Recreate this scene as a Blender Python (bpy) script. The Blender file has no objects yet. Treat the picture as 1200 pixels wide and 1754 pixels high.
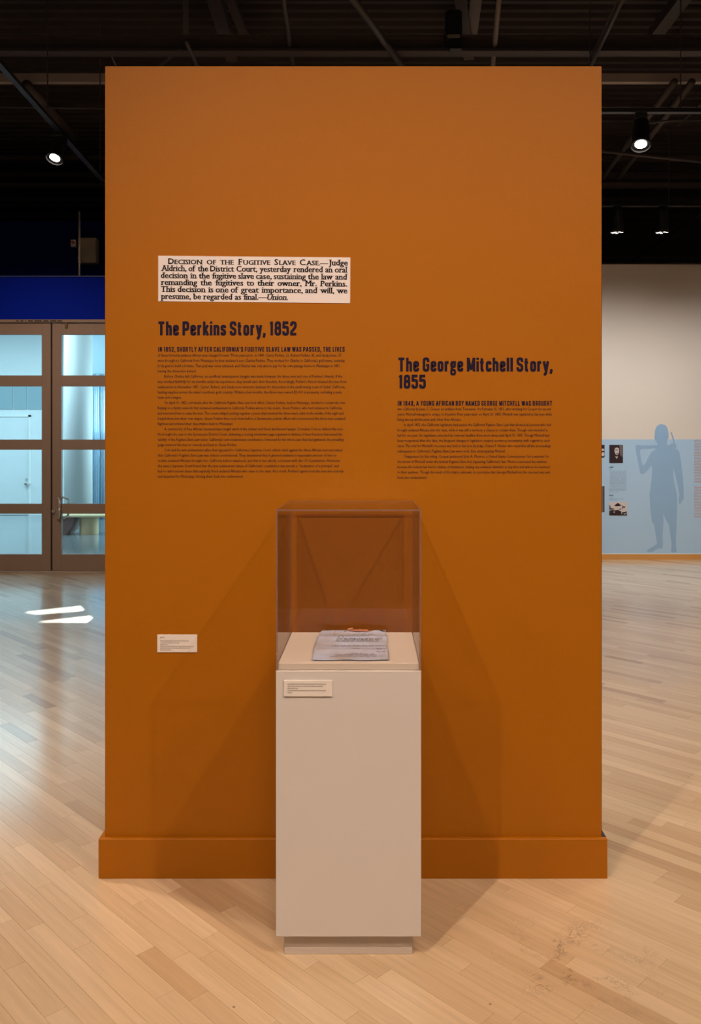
import bpy, bmesh, math, random
from mathutils import Vector, Matrix

# ------------------------------------------------------------------ camera, world, light, exposure
F = 1400.0                      # focal length in pixels of the 1200 x 1754 frame
CX, CY, H = 637.0, 770.0, 1.402  # vanishing point of the depth lines and eye height in metres
scene = bpy.context.scene
C = scene.collection
cam_d = bpy.data.cameras.new('camera')
cam_d.sensor_fit = 'VERTICAL'
cam_d.sensor_height = 36.0
cam_d.lens = 36.0 * F / 1754.0
cam_d.shift_x = (600.0 - CX) / 1754.0
cam_d.shift_y = (CY - 877.0) / 1754.0
cam_d.clip_start = 0.05
cam_d.clip_end = 100
cam = bpy.data.objects.new('camera', cam_d)
cam.location = (0, 0, H)
cam.rotation_euler = (math.pi / 2, 0, 0)
C.objects.link(cam)
scene.camera = cam

world = bpy.data.worlds.new('world')
scene.world = world
world.use_nodes = True
world.node_tree.nodes['Background'].inputs[0].default_value = (1.0, 0.80, 0.64, 1)
world.node_tree.nodes['Background'].inputs[1].default_value = 0.06

vs = scene.view_settings
vs.view_transform = 'Standard'
vs.look = 'None'
vs.gamma = 1.0
vs.exposure = 0.0
vs.use_curve_mapping = False

WARM = (1.0, 0.75, 0.56)


def spot(name, loc, target, watts, angle, color=WARM, radius=0.03, blend=0.6):
    d = bpy.data.lights.new(name, 'SPOT')
    d.energy = watts
    d.color = color
    d.spot_size = math.radians(angle)
    d.spot_blend = blend
    d.shadow_soft_size = radius
    o = bpy.data.objects.new(name, d)
    o.location = loc
    o.rotation_euler = (Vector(target) - Vector(loc)).to_track_quat('-Z', 'Y').to_euler()
    C.objects.link(o)
    return o


# gallery track lamps, plus added soft fills, in front of the partition (overhead, behind the top of the frame)
spot('gallery_spot', (2.467, -0.318, 5.2), (-0.20, 2.55, 0.10), 490, 56, radius=0.03, blend=1.0)
spot('gallery_spot', (-1.579, -0.317, 5.2), (0.20, 2.55, 0.10), 490, 56, radius=0.03, blend=1.0)
spot('gallery_spot', (0.45, -0.9, 5.2), (0.10, 2.68, 0.7), 250, 56, radius=0.35, blend=1.0)
spot('gallery_spot', (-3.6, -1.2, 5.2), (-0.4, 2.5, 0.1), 245, 56, radius=0.30, blend=1.0)  # soft fill added to lift the shadows on the wall
spot('gallery_spot', (4.4, -1.2, 5.2), (0.4, 2.5, 0.1), 245, 56, radius=0.30, blend=1.0)  # matching added fill from the right
# spots added to brighten the floor at either side and the doors
spot('gallery_spot', (2.6, 4.2, 4.2), (2.6, 5.0, 0.0), 420, 100, radius=0.05, blend=0.9)
spot('gallery_spot', (4.3, 6.8, 4.2), (4.0, 7.6, 0.0), 330, 95, radius=0.05, blend=0.9)
spot('gallery_spot', (-2.6, 3.6, 4.2), (-2.6, 4.4, 0.0), 430, 100, radius=0.05, blend=0.9)
spot('gallery_spot', (-3.3, 6.2, 4.3), (-3.9, 9.35, 1.0), 260, 75, radius=0.05, blend=1.0)
# area lights added for the daylight of the lobby beyond the glass doors
for nm, loc, rot, sx, sy, watts in (('lobby_daylight', (-0.9, 16.4, 2.0), (0, math.radians(90), 0), 3.0, 1.4, 210), ('lobby_ceiling_fill', (-7.2, 13.4, 3.92), (0, 0, 0), 3.6, 5.0, 250)):
    ad = bpy.data.lights.new(nm, 'AREA')
    ad.shape = 'RECTANGLE'
    ad.size, ad.size_y = sx, sy
    ad.energy = watts
    ad.color = (0.62, 0.90, 1.0)
    ao = bpy.data.objects.new(nm, ad)
    ao.location = loc
    ao.rotation_euler = rot
    C.objects.link(ao)
# low sun that reaches the gallery floor through slots invented in the lobby's far wall
SUN_UP, SUN_SIDE = 0.20, -0.10      # rise and sideways drift per metre of depth
sd = bpy.data.lights.new('sun', 'SUN')
sd.energy = 110
sd.angle = math.radians(0.12)
sd.color = (0.97, 1.0, 1.0)
so = bpy.data.objects.new('sun', sd)
so.rotation_euler = Vector((-SUN_SIDE, -1, -SUN_UP)).to_track_quat('-Z', 'Y').to_euler()
so.location = (-4, 25, 6)
C.objects.link(so)


# ------------------------------------------------------------------ helpers
def at(px, py, D):
    """pixel -> point on the plane Y = D"""
    return Vector(((px - CX) * D / F, D, H - (py - CY) * D / F))


def on_floor(px, py, z=0.0):
    D = (H - z) * F / (py - CY)
    return Vector(((px - CX) * D / F, D, z))


def srgb(r, g, b):
    def c(v):
        v /= 255.0
        return v / 12.92 if v <= 0.04045 else ((v + 0.055) / 1.055) ** 2.4
    return (c(r), c(g), c(b))


MATS = {}


def mat(name, color, rough=0.5, metal=0.0, noise=0.0, scale=8.0, bump=0.0, bscale=60.0, spec=0.5, emit=None, estr=0.0, coat=0.0):
    m = bpy.data.materials.new(name)
    m.use_nodes = True
    nt = m.node_tree
    b = nt.nodes['Principled BSDF']
    b.inputs['Base Color'].default_value = (*color, 1)
    b.inputs['Roughness'].default_value = rough
    b.inputs['Metallic'].default_value = metal
    b.inputs['Specular IOR Level'].default_value = spec
    b.inputs['Coat Weight'].default_value = coat
    tc = nt.nodes.new('ShaderNodeNewGeometry')
    if noise:
        n = nt.nodes.new('ShaderNodeTexNoise')
        n.inputs['Scale'].default_value = scale
        n.inputs['Detail'].default_value = 4
        nt.links.new(tc.outputs['Position'], n.inputs['Vector'])
        mx = nt.nodes.new('ShaderNodeMix')
        mx.data_type = 'RGBA'
        mx.inputs[6].default_value = (*[c * (1 - noise) for c in color], 1)
        mx.inputs[7].default_value = (*[min(1, c * (1 + noise)) for c in color], 1)
        nt.links.new(n.outputs['Fac'], mx.inputs[0])
        nt.links.new(mx.outputs[2], b.inputs['Base Color'])
    if bump:
        n2 = nt.nodes.new('ShaderNodeTexNoise')
        n2.inputs['Scale'].default_value = bscale
        n2.inputs['Detail'].default_value = 3
        nt.links.new(tc.outputs['Position'], n2.inputs['Vector'])
        bp = nt.nodes.new('ShaderNodeBump')
        bp.inputs['Strength'].default_value = bump
        bp.inputs['Distance'].default_value = 0.002
        nt.links.new(n2.outputs['Fac'], bp.inputs['Height'])
        nt.links.new(bp.outputs['Normal'], b.inputs['Normal'])
    if emit:
        b.inputs['Emission Color'].default_value = (*emit, 1)
        b.inputs['Emission Strength'].default_value = estr
    MATS[name] = m
    return m


def clear_mat(name, tint, ior=1.45, rough=0.01, haze=0.0, haze_col=(1, 1, 1)):
    """thin clear sheet: tinted see-through plus Fresnel reflection"""
    m = bpy.data.materials.new(name)
    m.use_nodes = True
    nt = m.node_tree
    nt.nodes.remove(nt.nodes['Principled BSDF'])
    out = nt.nodes['Material Output']
    tr = nt.nodes.new('ShaderNodeBsdfTransparent')
    tr.inputs[0].default_value = (*tint, 1)
    gl = nt.nodes.new('ShaderNodeBsdfGlossy')
    gl.inputs['Roughness'].default_value = rough
    fr = nt.nodes.new('ShaderNodeFresnel')
    # both faces of the sheet reflect alike: undo the flip that the node makes on the far face
    ge = nt.nodes.new('ShaderNodeNewGeometry')
    mr = nt.nodes.new('ShaderNodeMapRange')
    mr.inputs['To Min'].default_value = ior
    mr.inputs['To Max'].default_value = 1.0 / ior
    nt.links.new(ge.outputs['Backfacing'], mr.inputs['Value'])
    nt.links.new(mr.outputs[0], fr.inputs[0])
    mx = nt.nodes.new('ShaderNodeMixShader')
    nt.links.new(fr.outputs[0], mx.inputs[0])
    nt.links.new(gl.outputs[0], mx.inputs[2])
    if haze:
        df = nt.nodes.new('ShaderNodeBsdfDiffuse')
        df.inputs[0].default_value = (*haze_col, 1)
        m2 = nt.nodes.new('ShaderNodeMixShader')
        m2.inputs[0].default_value = haze
        nt.links.new(tr.outputs[0], m2.inputs[1])
        nt.links.new(df.outputs[0], m2.inputs[2])
        nt.links.new(m2.outputs[0], mx.inputs[1])
    else:
        nt.links.new(tr.outputs[0], mx.inputs[1])
    nt.links.new(mx.outputs[0], out.inputs[0])
    MATS[name] = m
    return m


def bx(bm, x0, x1, y0, y1, z0, z1, bevel=0.0, seg=1):
    r = bmesh.ops.create_cube(bm, size=1.0)
    for v in r['verts']:
        v.co = Vector((x0 + (v.co.x + .5) * (x1 - x0), y0 + (v.co.y + .5) * (y1 - y0), z0 + (v.co.z + .5) * (z1 - z0)))
    if bevel:
        es = list({e for v in r['verts'] for e in v.link_edges})
        bmesh.ops.bevel(bm, geom=es, offset=bevel, segments=seg, affect='EDGES', profile=0.5)


def tube(bm, p, q, r, n=10, r2=None, caps=True):
    p, q = Vector(p), Vector(q)
    d = q - p
    M = Matrix.Translation((p + q) / 2) @ d.to_track_quat('Z', 'Y').to_matrix().to_4x4()
    bmesh.ops.create_cone(bm, cap_ends=caps, segments=n, radius1=r, radius2=r if r2 is None else r2, depth=d.length, matrix=M)


def bar(bm, p, q, w, h):
    """rectangular bar from p to q"""
    p, q = Vector(p), Vector(q)
    d = q - p
    M = Matrix.Translation((p + q) / 2) @ d.to_track_quat('Y', 'Z').to_matrix().to_4x4()
    r = bmesh.ops.create_cube(bm, size=1.0)
    for v in r['verts']:
        v.co = M @ Vector((v.co.x * w, v.co.y * d.length, v.co.z * h))


def obj(name, bm, m, parent=None, smooth=False):
    me = bpy.data.meshes.new(name)
    if isinstance(bm, bmesh.types.BMesh):
        bm.to_mesh(me)
        bm.free()
    else:
        me.from_pydata(bm[0], [], bm[1])
        me.update()
    me.materials.append(m)
    if smooth:
        for p in me.polygons:
            p.use_smooth = True
    o = bpy.data.objects.new(name, me)
    C.objects.link(o)
    if parent:
        o.parent = parent
        o.matrix_parent_inverse = Matrix.Translation(parent.location).inverted() if parent.type == 'EMPTY' and parent.rotation_euler[:] == (0, 0, 0) else Matrix.Identity(4)
    return o


def box(name, dims, m, parent=None, bevel=0.0, seg=1):
    bm = bmesh.new()
    bx(bm, *dims, bevel=bevel, seg=seg)
    return obj(name, bm, m, parent)


def tag(o, label, cat, group=None):
    o['label'] = label
    o['category'] = cat
    if group:
        o['group'] = group
    return o


def struct(o):
    o['kind'] = 'structure'
    return o


def thing(name, label, cat, loc=(0, 0, 0), group=None):
    o = bpy.data.objects.new(name, None)
    o.empty_display_size = 0.1
    o.location = loc
    C.objects.link(o)
    return tag(o, label, cat, group)


def holed_plate(name, x0, x1, z0, z1, holes, Y, m):
    """upright plate at depth Y with polygonal holes given as (x, z) lists"""
    cu = bpy.data.curves.new(name, 'CURVE')
    cu.dimensions = '2D'
    cu.fill_mode = 'BOTH'
    cu.extrude = 0.01
    for pts in [[(x0, z0), (x1, z0), (x1, z1), (x0, z1)]] + holes:
        s = cu.splines.new('POLY')
        s.points.add(len(pts) - 1)
        for p, (x, z) in zip(s.points, pts):
            p.co = (x, z, 0, 1)
        s.use_cyclic_u = True
    t = bpy.data.objects.new(name, cu)
    me = bpy.data.meshes.new_from_object(t)
    bpy.data.objects.remove(t)
    me.name = name
    for v in me.vertices:
        v.co = Vector((v.co.x, Y - v.co.z, v.co.y))
    me.materials.clear()
    me.materials.append(m)
    o = bpy.data.objects.new(name, me)
    C.objects.link(o)
    return o


# ------------------------------------------------------------------ materials
orange = mat('orange_paint', (0.385, 0.127, 0.0012), rough=0.50, noise=0.04, scale=1.5, bump=0.10, bscale=90, spec=0.24)
navy_paint = mat('dark_navy_paint', (0.02, 0.022, 0.045), rough=0.5)
white_paint = mat('white_paint', (0.66, 0.625, 0.615), rough=0.55, noise=0.015, scale=3)
deck_paint = mat('deck_paint', (0.80, 0.75, 0.70), rough=0.55)
toe_paint = mat('toe_paint', (0.58, 0.51, 0.46), rough=0.5)
card_white = mat('card_white', (0.80, 0.75, 0.72), rough=0.6)
vinyl = mat('navy_vinyl', (0.010, 0.005, 0.026), rough=0.6, spec=0.2)
ink = mat('black_ink', (0.010, 0.007, 0.011), rough=0.7, spec=0.15)
grey_ink = mat('grey_ink', (0.10, 0.07, 0.065), rough=0.6)
clip_paper = mat('clipping_paper', (0.80, 0.74, 0.76), rough=0.6)
deck_black = mat('deck_black', (0.036, 0.026, 0.024), rough=0.7)
beam_black = mat('beam_black', (0.055, 0.042, 0.037), rough=0.6)
beam_grey = mat('beam_grey', (0.16, 0.13, 0.115), rough=0.6)
conduit_mat = mat('conduit_black', (0.05, 0.042, 0.04), rough=0.45)
track_black = mat('track_black', (0.008, 0.008, 0.009), rough=0.4)
steel = mat('steel', (0.60, 0.57, 0.54), rough=0.35, metal=0.35)
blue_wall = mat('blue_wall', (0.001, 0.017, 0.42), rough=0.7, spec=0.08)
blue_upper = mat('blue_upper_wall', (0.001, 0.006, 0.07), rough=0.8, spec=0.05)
door_metal = mat('door_bronze', (0.33, 0.235, 0.185), rough=0.45)
gap_black = mat('gap_black', (0.01, 0.008, 0.008), rough=0.8)
lobby_white = mat('lobby_white', (0.78, 0.82, 0.83), rough=0.6, noise=0.02)
lobby_col = mat('lobby_column', (0.85, 0.86, 0.84), rough=0.5)
lobby_floor_m = mat('lobby_floor', (0.22, 0.25, 0.26), rough=0.14, noise=0.12, scale=1.2)
lobby_dark = mat('lobby_outer', (0.02, 0.02, 0.025), rough=0.8)
bench_tan = mat('bench_tan', (0.80, 0.62, 0.34), rough=0.5)
bench_brown = mat('bench_brown', (0.26, 0.15, 0.12), rough=0.45)
flute_glass = mat('fluted_glass', (0.60, 0.80, 0.95), rough=0.12, metal=0.5)
far_white = mat('far_wall_white', (0.72, 0.66, 0.60), rough=0.6)
mural_blue = mat('mural_blue', (0.40, 0.59, 0.80), rough=0.5)
sil_blue = mat('silhouette_blue', (0.275, 0.455, 0.68), rough=0.5)
mural_text = mat('mural_text', (0.17, 0.22, 0.27), rough=0.5)
mural_orange = mat('mural_orange', (0.55, 0.29, 0.20), rough=0.5)
photo_dark = mat('photo_dark', (0.030, 0.017, 0.022), rough=0.4)
photo_mid = mat('photo_mid', (0.16, 0.13, 0.13), rough=0.4)
photo_light = mat('photo_light', (0.62, 0.55, 0.54), rough=0.4)
base_wood = mat('base_wood', (0.60, 0.29, 0.08), rough=0.4)
panel_grey = mat('panel_grey', (0.28, 0.24, 0.19), rough=0.5)
off_white = mat('off_white', (0.75, 0.72, 0.68), rough=0.5)
alarm_red = mat('alarm_red', (0.5, 0.06, 0.03), rough=0.4)
pole_grey = mat('pole_grey', (0.62, 0.58, 0.55), rough=0.4)
lens_lit = mat('lens_lit', (1, 1, 1), emit=(1.0, 0.97, 0.90), estr=30)
lens_dim = mat('lens_dim', (1, 1, 1), emit=(1.0, 0.95, 0.88), estr=6)
ribbon_m = mat('ribbon_pink', (0.68, 0.30, 0.19), rough=0.6)
glass = clear_mat('door_glass', (0.90, 0.96, 0.97))
acrylic = clear_mat('acrylic', (0.975, 0.96, 0.945), ior=1.47, haze=0.001, haze_col=(0.9, 0.8, 0.75))
acrylic_edge = clear_mat('acrylic_edge', (0.86, 0.74, 0.70), ior=1.49, rough=0.15, haze=0.16, haze_col=(0.72, 0.55, 0.52))


def paper_material():
    m = mat('document_paper', (0.42, 0.43, 0.50), rough=0.7)
    nt = m.node_tree
    b = nt.nodes['Principled BSDF']
    g = nt.nodes.new('ShaderNodeNewGeometry')
    n = nt.nodes.new('ShaderNodeTexNoise')
    n.inputs['Scale'].default_value = 14
    n.inputs['Detail'].default_value = 5
    nt.links.new(g.outputs['Position'], n.inputs['Vector'])
    r = nt.nodes.new('ShaderNodeValToRGB')
    r.color_ramp.elements[0].position = 0.35
    r.color_ramp.elements[0].color = (0.50, 0.51, 0.60, 1)
    r.color_ramp.elements[1].position = 0.65
    r.color_ramp.elements[1].color = (0.58, 0.69, 0.98, 1)
    nt.links.new(n.outputs['Fac'], r.inputs[0])
    nt.links.new(r.outputs[0], b.inputs['Base Color'])
    return m


paper_m = paper_material()


def floor_material():
    m = bpy.data.materials.new('maple_floor')
    m.use_nodes = True
    nt = m.node_tree
    N, L = nt.nodes, nt.links
    b = N['Principled BSDF']
    g = N.new('ShaderNodeNewGeometry')
    a = N.new('ShaderNodeAttribute')
    a.attribute_name = 'tone'
    mp = N.new('ShaderNodeMapping')
    mp.vector_type = 'TEXTURE'
    mp.inputs['Rotation'].default_value = (0, 0, -math.pi / 4)
    mp.inputs['Scale'].default_value = (1.0, 0.045, 1.0)
    # shift the grain from plank to plank
    ad_ = N.new('ShaderNodeVectorMath')
    ad_.operation = 'MULTIPLY_ADD'
    L.new(a.outputs['Fac'], ad_.inputs[0])
    ad_.inputs[1].default_value = (37.0, 23.0, 11.0)
    L.new(g.outputs['Position'], mp.inputs['Vector'])
    L.new(mp.outputs[0], ad_.inputs[2])
    n = N.new('ShaderNodeTexNoise')
    n.inputs['Scale'].default_value = 3.2
    n.inputs['Detail'].default_value = 6
    n.inputs['Roughness'].default_value = 0.6
    L.new(ad_.outputs[0], n.inputs['Vector'])
    ramp = N.new('ShaderNodeValToRGB')
    e = ramp.color_ramp.elements
    e[0].position, e[0].color = 0.0, (0.42, 0.27, 0.155, 1)
    e[1].position, e[1].color = 1.0, (0.70, 0.545, 0.37, 1)
    k = e.new(0.22)
    k.color = (0.54, 0.385, 0.235, 1)
    k = e.new(0.6)
    k.color = (0.62, 0.47, 0.305, 1)
    L.new(a.outputs['Fac'], ramp.inputs[0])
    gr = N.new('ShaderNodeMapRange')
    gr.inputs['From Min'].default_value = 0.25
    gr.inputs['From Max'].default_value = 0.75
    gr.inputs['To Min'].default_value = 0.86
    gr.inputs['To Max'].default_value = 1.10
    L.new(n.outputs['Fac'], gr.inputs['Value'])
    mul = N.new('ShaderNodeMix')
    mul.data_type = 'RGBA'
    mul.blend_type = 'MULTIPLY'
    mul.inputs[0].default_value = 1.0
    L.new(ramp.outputs[0], mul.inputs[6])
    L.new(gr.outputs[0], mul.inputs[7])
    # scuffs: dark scratchy marks in one worn patch near the partition's right corner
    sp = N.new('ShaderNodeVectorMath')
    sp.operation = 'DISTANCE'
    c0 = on_floor(985, 1645)
    sp.inputs[1].default_value = (c0.x, c0.y, 0)
    L.new(g.outputs['Position'], sp.inputs[0])
    near = N.new('ShaderNodeMapRange')
    near.inputs['From Min'].default_value = 0.05
    near.inputs['From Max'].default_value = 0.27
    near.inputs['To Min'].default_value = 1.0
    near.inputs['To Max'].default_value = 0.0
    L.new(sp.outputs['Value'], near.inputs['Value'])
    sn = N.new('ShaderNodeTexNoise')
    sn.inputs['Scale'].default_value = 26
    sn.inputs['Detail'].default_value = 7
    sn.inputs['Roughness'].default_value = 0.72
    sn.inputs['Distortion'].default_value = 1.4
    L.new(g.outputs['Position'], sn.inputs['Vector'])
    # thin veins where the noise crosses one half
    sub = N.new('ShaderNodeMath')
    sub.operation = 'SUBTRACT'
    sub.inputs[1].default_value = 0.5
    L.new(sn.outputs['Fac'], sub.inputs[0])
    ab = N.new('ShaderNodeMath')
    ab.operation = 'ABSOLUTE'
    L.new(sub.outputs[0], ab.inputs[0])
    vn = N.new('ShaderNodeMapRange')
    vn.inputs['From Min'].default_value = 0.0
    vn.inputs['From Max'].default_value = 0.035
    vn.inputs['To Min'].default_value = 1.0
    vn.inputs['To Max'].default_value = 0.0
    L.new(ab.outputs[0], vn.inputs['Value'])
    br = N.new('ShaderNodeTexNoise')
    br.inputs['Scale'].default_value = 11
    br.inputs['Detail'].default_value = 2
    L.new(g.outputs['Position'], br.inputs['Vector'])
    brm = N.new('ShaderNodeMapRange')
    brm.inputs['From Min'].default_value = 0.48
    brm.inputs['From Max'].default_value = 0.62
    L.new(br.outputs['Fac'], brm.inputs['Value'])
    m1 = N.new('ShaderNodeMath')
    m1.operation = 'MULTIPLY'
    L.new(near.outputs[0], m1.inputs[0])
    L.new(vn.outputs[0], m1.inputs[1])
    m2 = N.new('ShaderNodeMath')
    m2.operation = 'MULTIPLY'
    L.new(m1.outputs[0], m2.inputs[0])
    L.new(brm.outputs[0], m2.inputs[1])
    # sparse dents and specks over the whole floor
    vo = N.new('ShaderNodeTexVoronoi')
    vo.inputs['Scale'].default_value = 4.5
    L.new(g.outputs['Position'], vo.inputs['Vector'])
    vd = N.new('ShaderNodeMapRange')
    vd.inputs['From Min'].default_value = 0.012
    vd.inputs['From Max'].default_value = 0.022
    vd.inputs['To Min'].default_value = 0.75
    vd.inputs['To Max'].default_value = 0.0
    L.new(vo.outputs['Distance'], vd.inputs['Value'])
    mxm = N.new('ShaderNodeMath')
    mxm.operation = 'MAXIMUM'
    L.new(m2.outputs[0], mxm.inputs[0])
    L.new(vd.outputs[0], mxm.inputs[1])
    dm = N.new('ShaderNodeMix')
    dm.data_type = 'RGBA'
    L.new(mxm.outputs[0], dm.inputs[0])
    L.new(mul.outputs[2], dm.inputs[6])
    dm.inputs[7].default_value = (0.10, 0.07, 0.05, 1)
    L.new(dm.outputs[2], b.inputs['Base Color'])
    b.inputs['Roughness'].default_value = 0.36
    b.inputs['Specular IOR Level'].default_value = 0.5
    b.inputs['Coat Weight'].default_value = 0.9
    b.inputs['Coat Roughness'].default_value = 0.16
    bp = N.new('ShaderNodeBump')
    bp.inputs['Strength'].default_value = 0.12
    bp.inputs['Distance'].default_value = 0.001
    L.new(n.outputs['Fac'], bp.inputs['Height'])
    L.new(bp.outputs['Normal'], b.inputs['Normal'])
    return m


maple = floor_material()

# key depths (metres from the lens)
D_BASE, D_FACE = 2.669, 2.685        # partition: baseboard front and wall face
D_PED = 2.249                        # pedestal front
D_DOOR, D_FAR, D_END = 9.35, 10.44, 17.5

# ------------------------------------------------------------------ floor
floor = struct(box('floor', (-8, 8, -1.5, D_END, -0.06, -0.014), mat('subfloor', (0.22, 0.13, 0.07), rough=0.8)))
PW, GAP = 0.057, 0.0003
rnd = random.Random(11)
u_dir, v_dir = Vector((math.sqrt(.5), -math.sqrt(.5), 0)), Vector((math.sqrt(.5), math.sqrt(.5), 0))
planks = []


def limit(c):
    return D_DOOR + .008 if c.x < -0.55 else D_FAR - .001


def inside(p):
    return -6.3 < p.x < 6.6 and 0.2 < p.y < limit(p) + .45


for j in range(-115, 215):
    v0 = j * PW
    u = -13 + rnd.random()
    while u < 6.5:
        ln = rnd.choice([0.28, 0.36, 0.45, 0.55, 0.65, 0.8, 1.0]) * rnd.uniform(0.9, 1.1)
        tone = min(1, max(0, rnd.gauss(0.58, 0.19)))
        if rnd.random() < 0.05:
            tone = rnd.uniform(0.0, 0.25)
        c = u_dir * (u + ln / 2) + v_dir * (v0 + PW / 2)
        if inside(c):
            planks.append((u, ln, v0, tone, c))
        u += ln


def plank_geo(u, ln, v0, ymax):
    """one board as a thin prism, cut off where it meets the wall or the threshold"""
    ring = [u_dir * uu + v_dir * vv for (uu, vv) in ((u + GAP, v0 + GAP), (u + ln - GAP, v0 + GAP), (u + ln - GAP, v0 + PW - GAP), (u + GAP, v0 + PW - GAP))]
    out = []
    for i in range(4):
        p, q = ring[i - 1], ring[i]
        if (p.y <= ymax) != (q.y <= ymax):
            out.append(p + (q - p) * ((ymax - p.y) / (q.y - p.y)))
        if q.y <= ymax:
            out.append(q)
    n = len(out)
    if n < 3:
        return [], []
    vs_ = [(p.x, p.y, 0.0) for p in out] + [(p.x, p.y, -0.014) for p in out]
    fs = [tuple(range(n))] + [(i, (i - 1) % n, (i - 1) % n + n, i + n) for i in range(n)]
    return vs_, fs


def visible_area(pl):
    u, ln, v0, tone, c = pl
    pts = []
    for (uu, vv) in ((u, v0), (u + ln, v0), (u + ln, v0 + PW), (u, v0 + PW)):
        p = u_dir * uu + v_dir * vv
        if p.y < 0.5:
            return 0
        pts.append((CX + p.x * F / p.y, CY + H * F / p.y))
    mx = sum(p[0] for p in pts) / 4
    my = sum(p[1] for p in pts) / 4
    if not (-20 < mx < 1220 and my < 1775):
        return 0
    if my < 1500 and 175 < mx < 1035:
        return 0
    return abs(sum(pts[i][0] * pts[(i + 1) % 4][1] - pts[(i + 1) % 4][0] * pts[i][1] for i in range(4))) / 2


planks.sort(key=visible_area, reverse=True)


def plank_mesh(name, items, parent):
    vs_, fs, tones = [], [], []
    for (u, ln, v0, tone, c) in items:
        v, f = plank_geo(u, ln, v0, limit(c))
        k = len(vs_)
        vs_ += v
        fs += [tuple(i + k for i in q) for q in f]
        tones += [tone] * len(f)
    o = obj(name, (vs_, fs), maple, parent)
    at_ = o.data.attributes.new('tone', 'FLOAT', 'FACE')
    at_.data.foreach_set('value', tones)
    return o


for pl in planks[:290]:
    plank_mesh('plank', [pl], floor)
rest = plank_mesh('distant_planks', planks[290:], floor)
rest['kind'] = 'stuff'

# ------------------------------------------------------------------ partition wall with its vinyl text
XL, XR, ZT = -0.8774, 0.7537, 2.662
part = thing('partition_wall', 'tall freestanding orange painted exhibit wall with navy lettering behind the pedestal', 'wall', (-0.062, D_FACE, 0))
box('panel', (XL, XR, D_FACE, D_FACE + 0.30, 0.0, ZT), orange, part, bevel=0.002)
box('end_skin', (XR - 0.0004, XR + 0.0012, D_FACE + 0.004, D_FACE + 0.298, 0.131, ZT - 0.003), navy_paint, part)
box('baseboard', (XL - 0.016, XR + 0.0145, D_BASE, D_FACE + 0.001, 0.0, 0.130), orange, part, bevel=0.0015)
box('baseboard', (XL - 0.016, XL, D_FACE + 0.001, D_FACE + 0.30, 0.0, 0.130), orange, part)
box('baseboard', (XR + 0.0013, XR + 0.0143, D_FACE + 0.001, D_FACE + 0.30, 0.0, 0.1302), navy_paint, part)

# ---- lettering: condensed gothic drawn as centre lines (cap height 1), thickened into flat vinyl
b_, t_, R_, M_ = .085, .915, .33, .165
q_ = .27     # lower-case width
x_ = .655    # centre line of the x-height


def G(adv, *paths):
    return adv, paths


def P(*pts, c=False, f=.13, w=1.0):
    return (pts, c, f, w)


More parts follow.
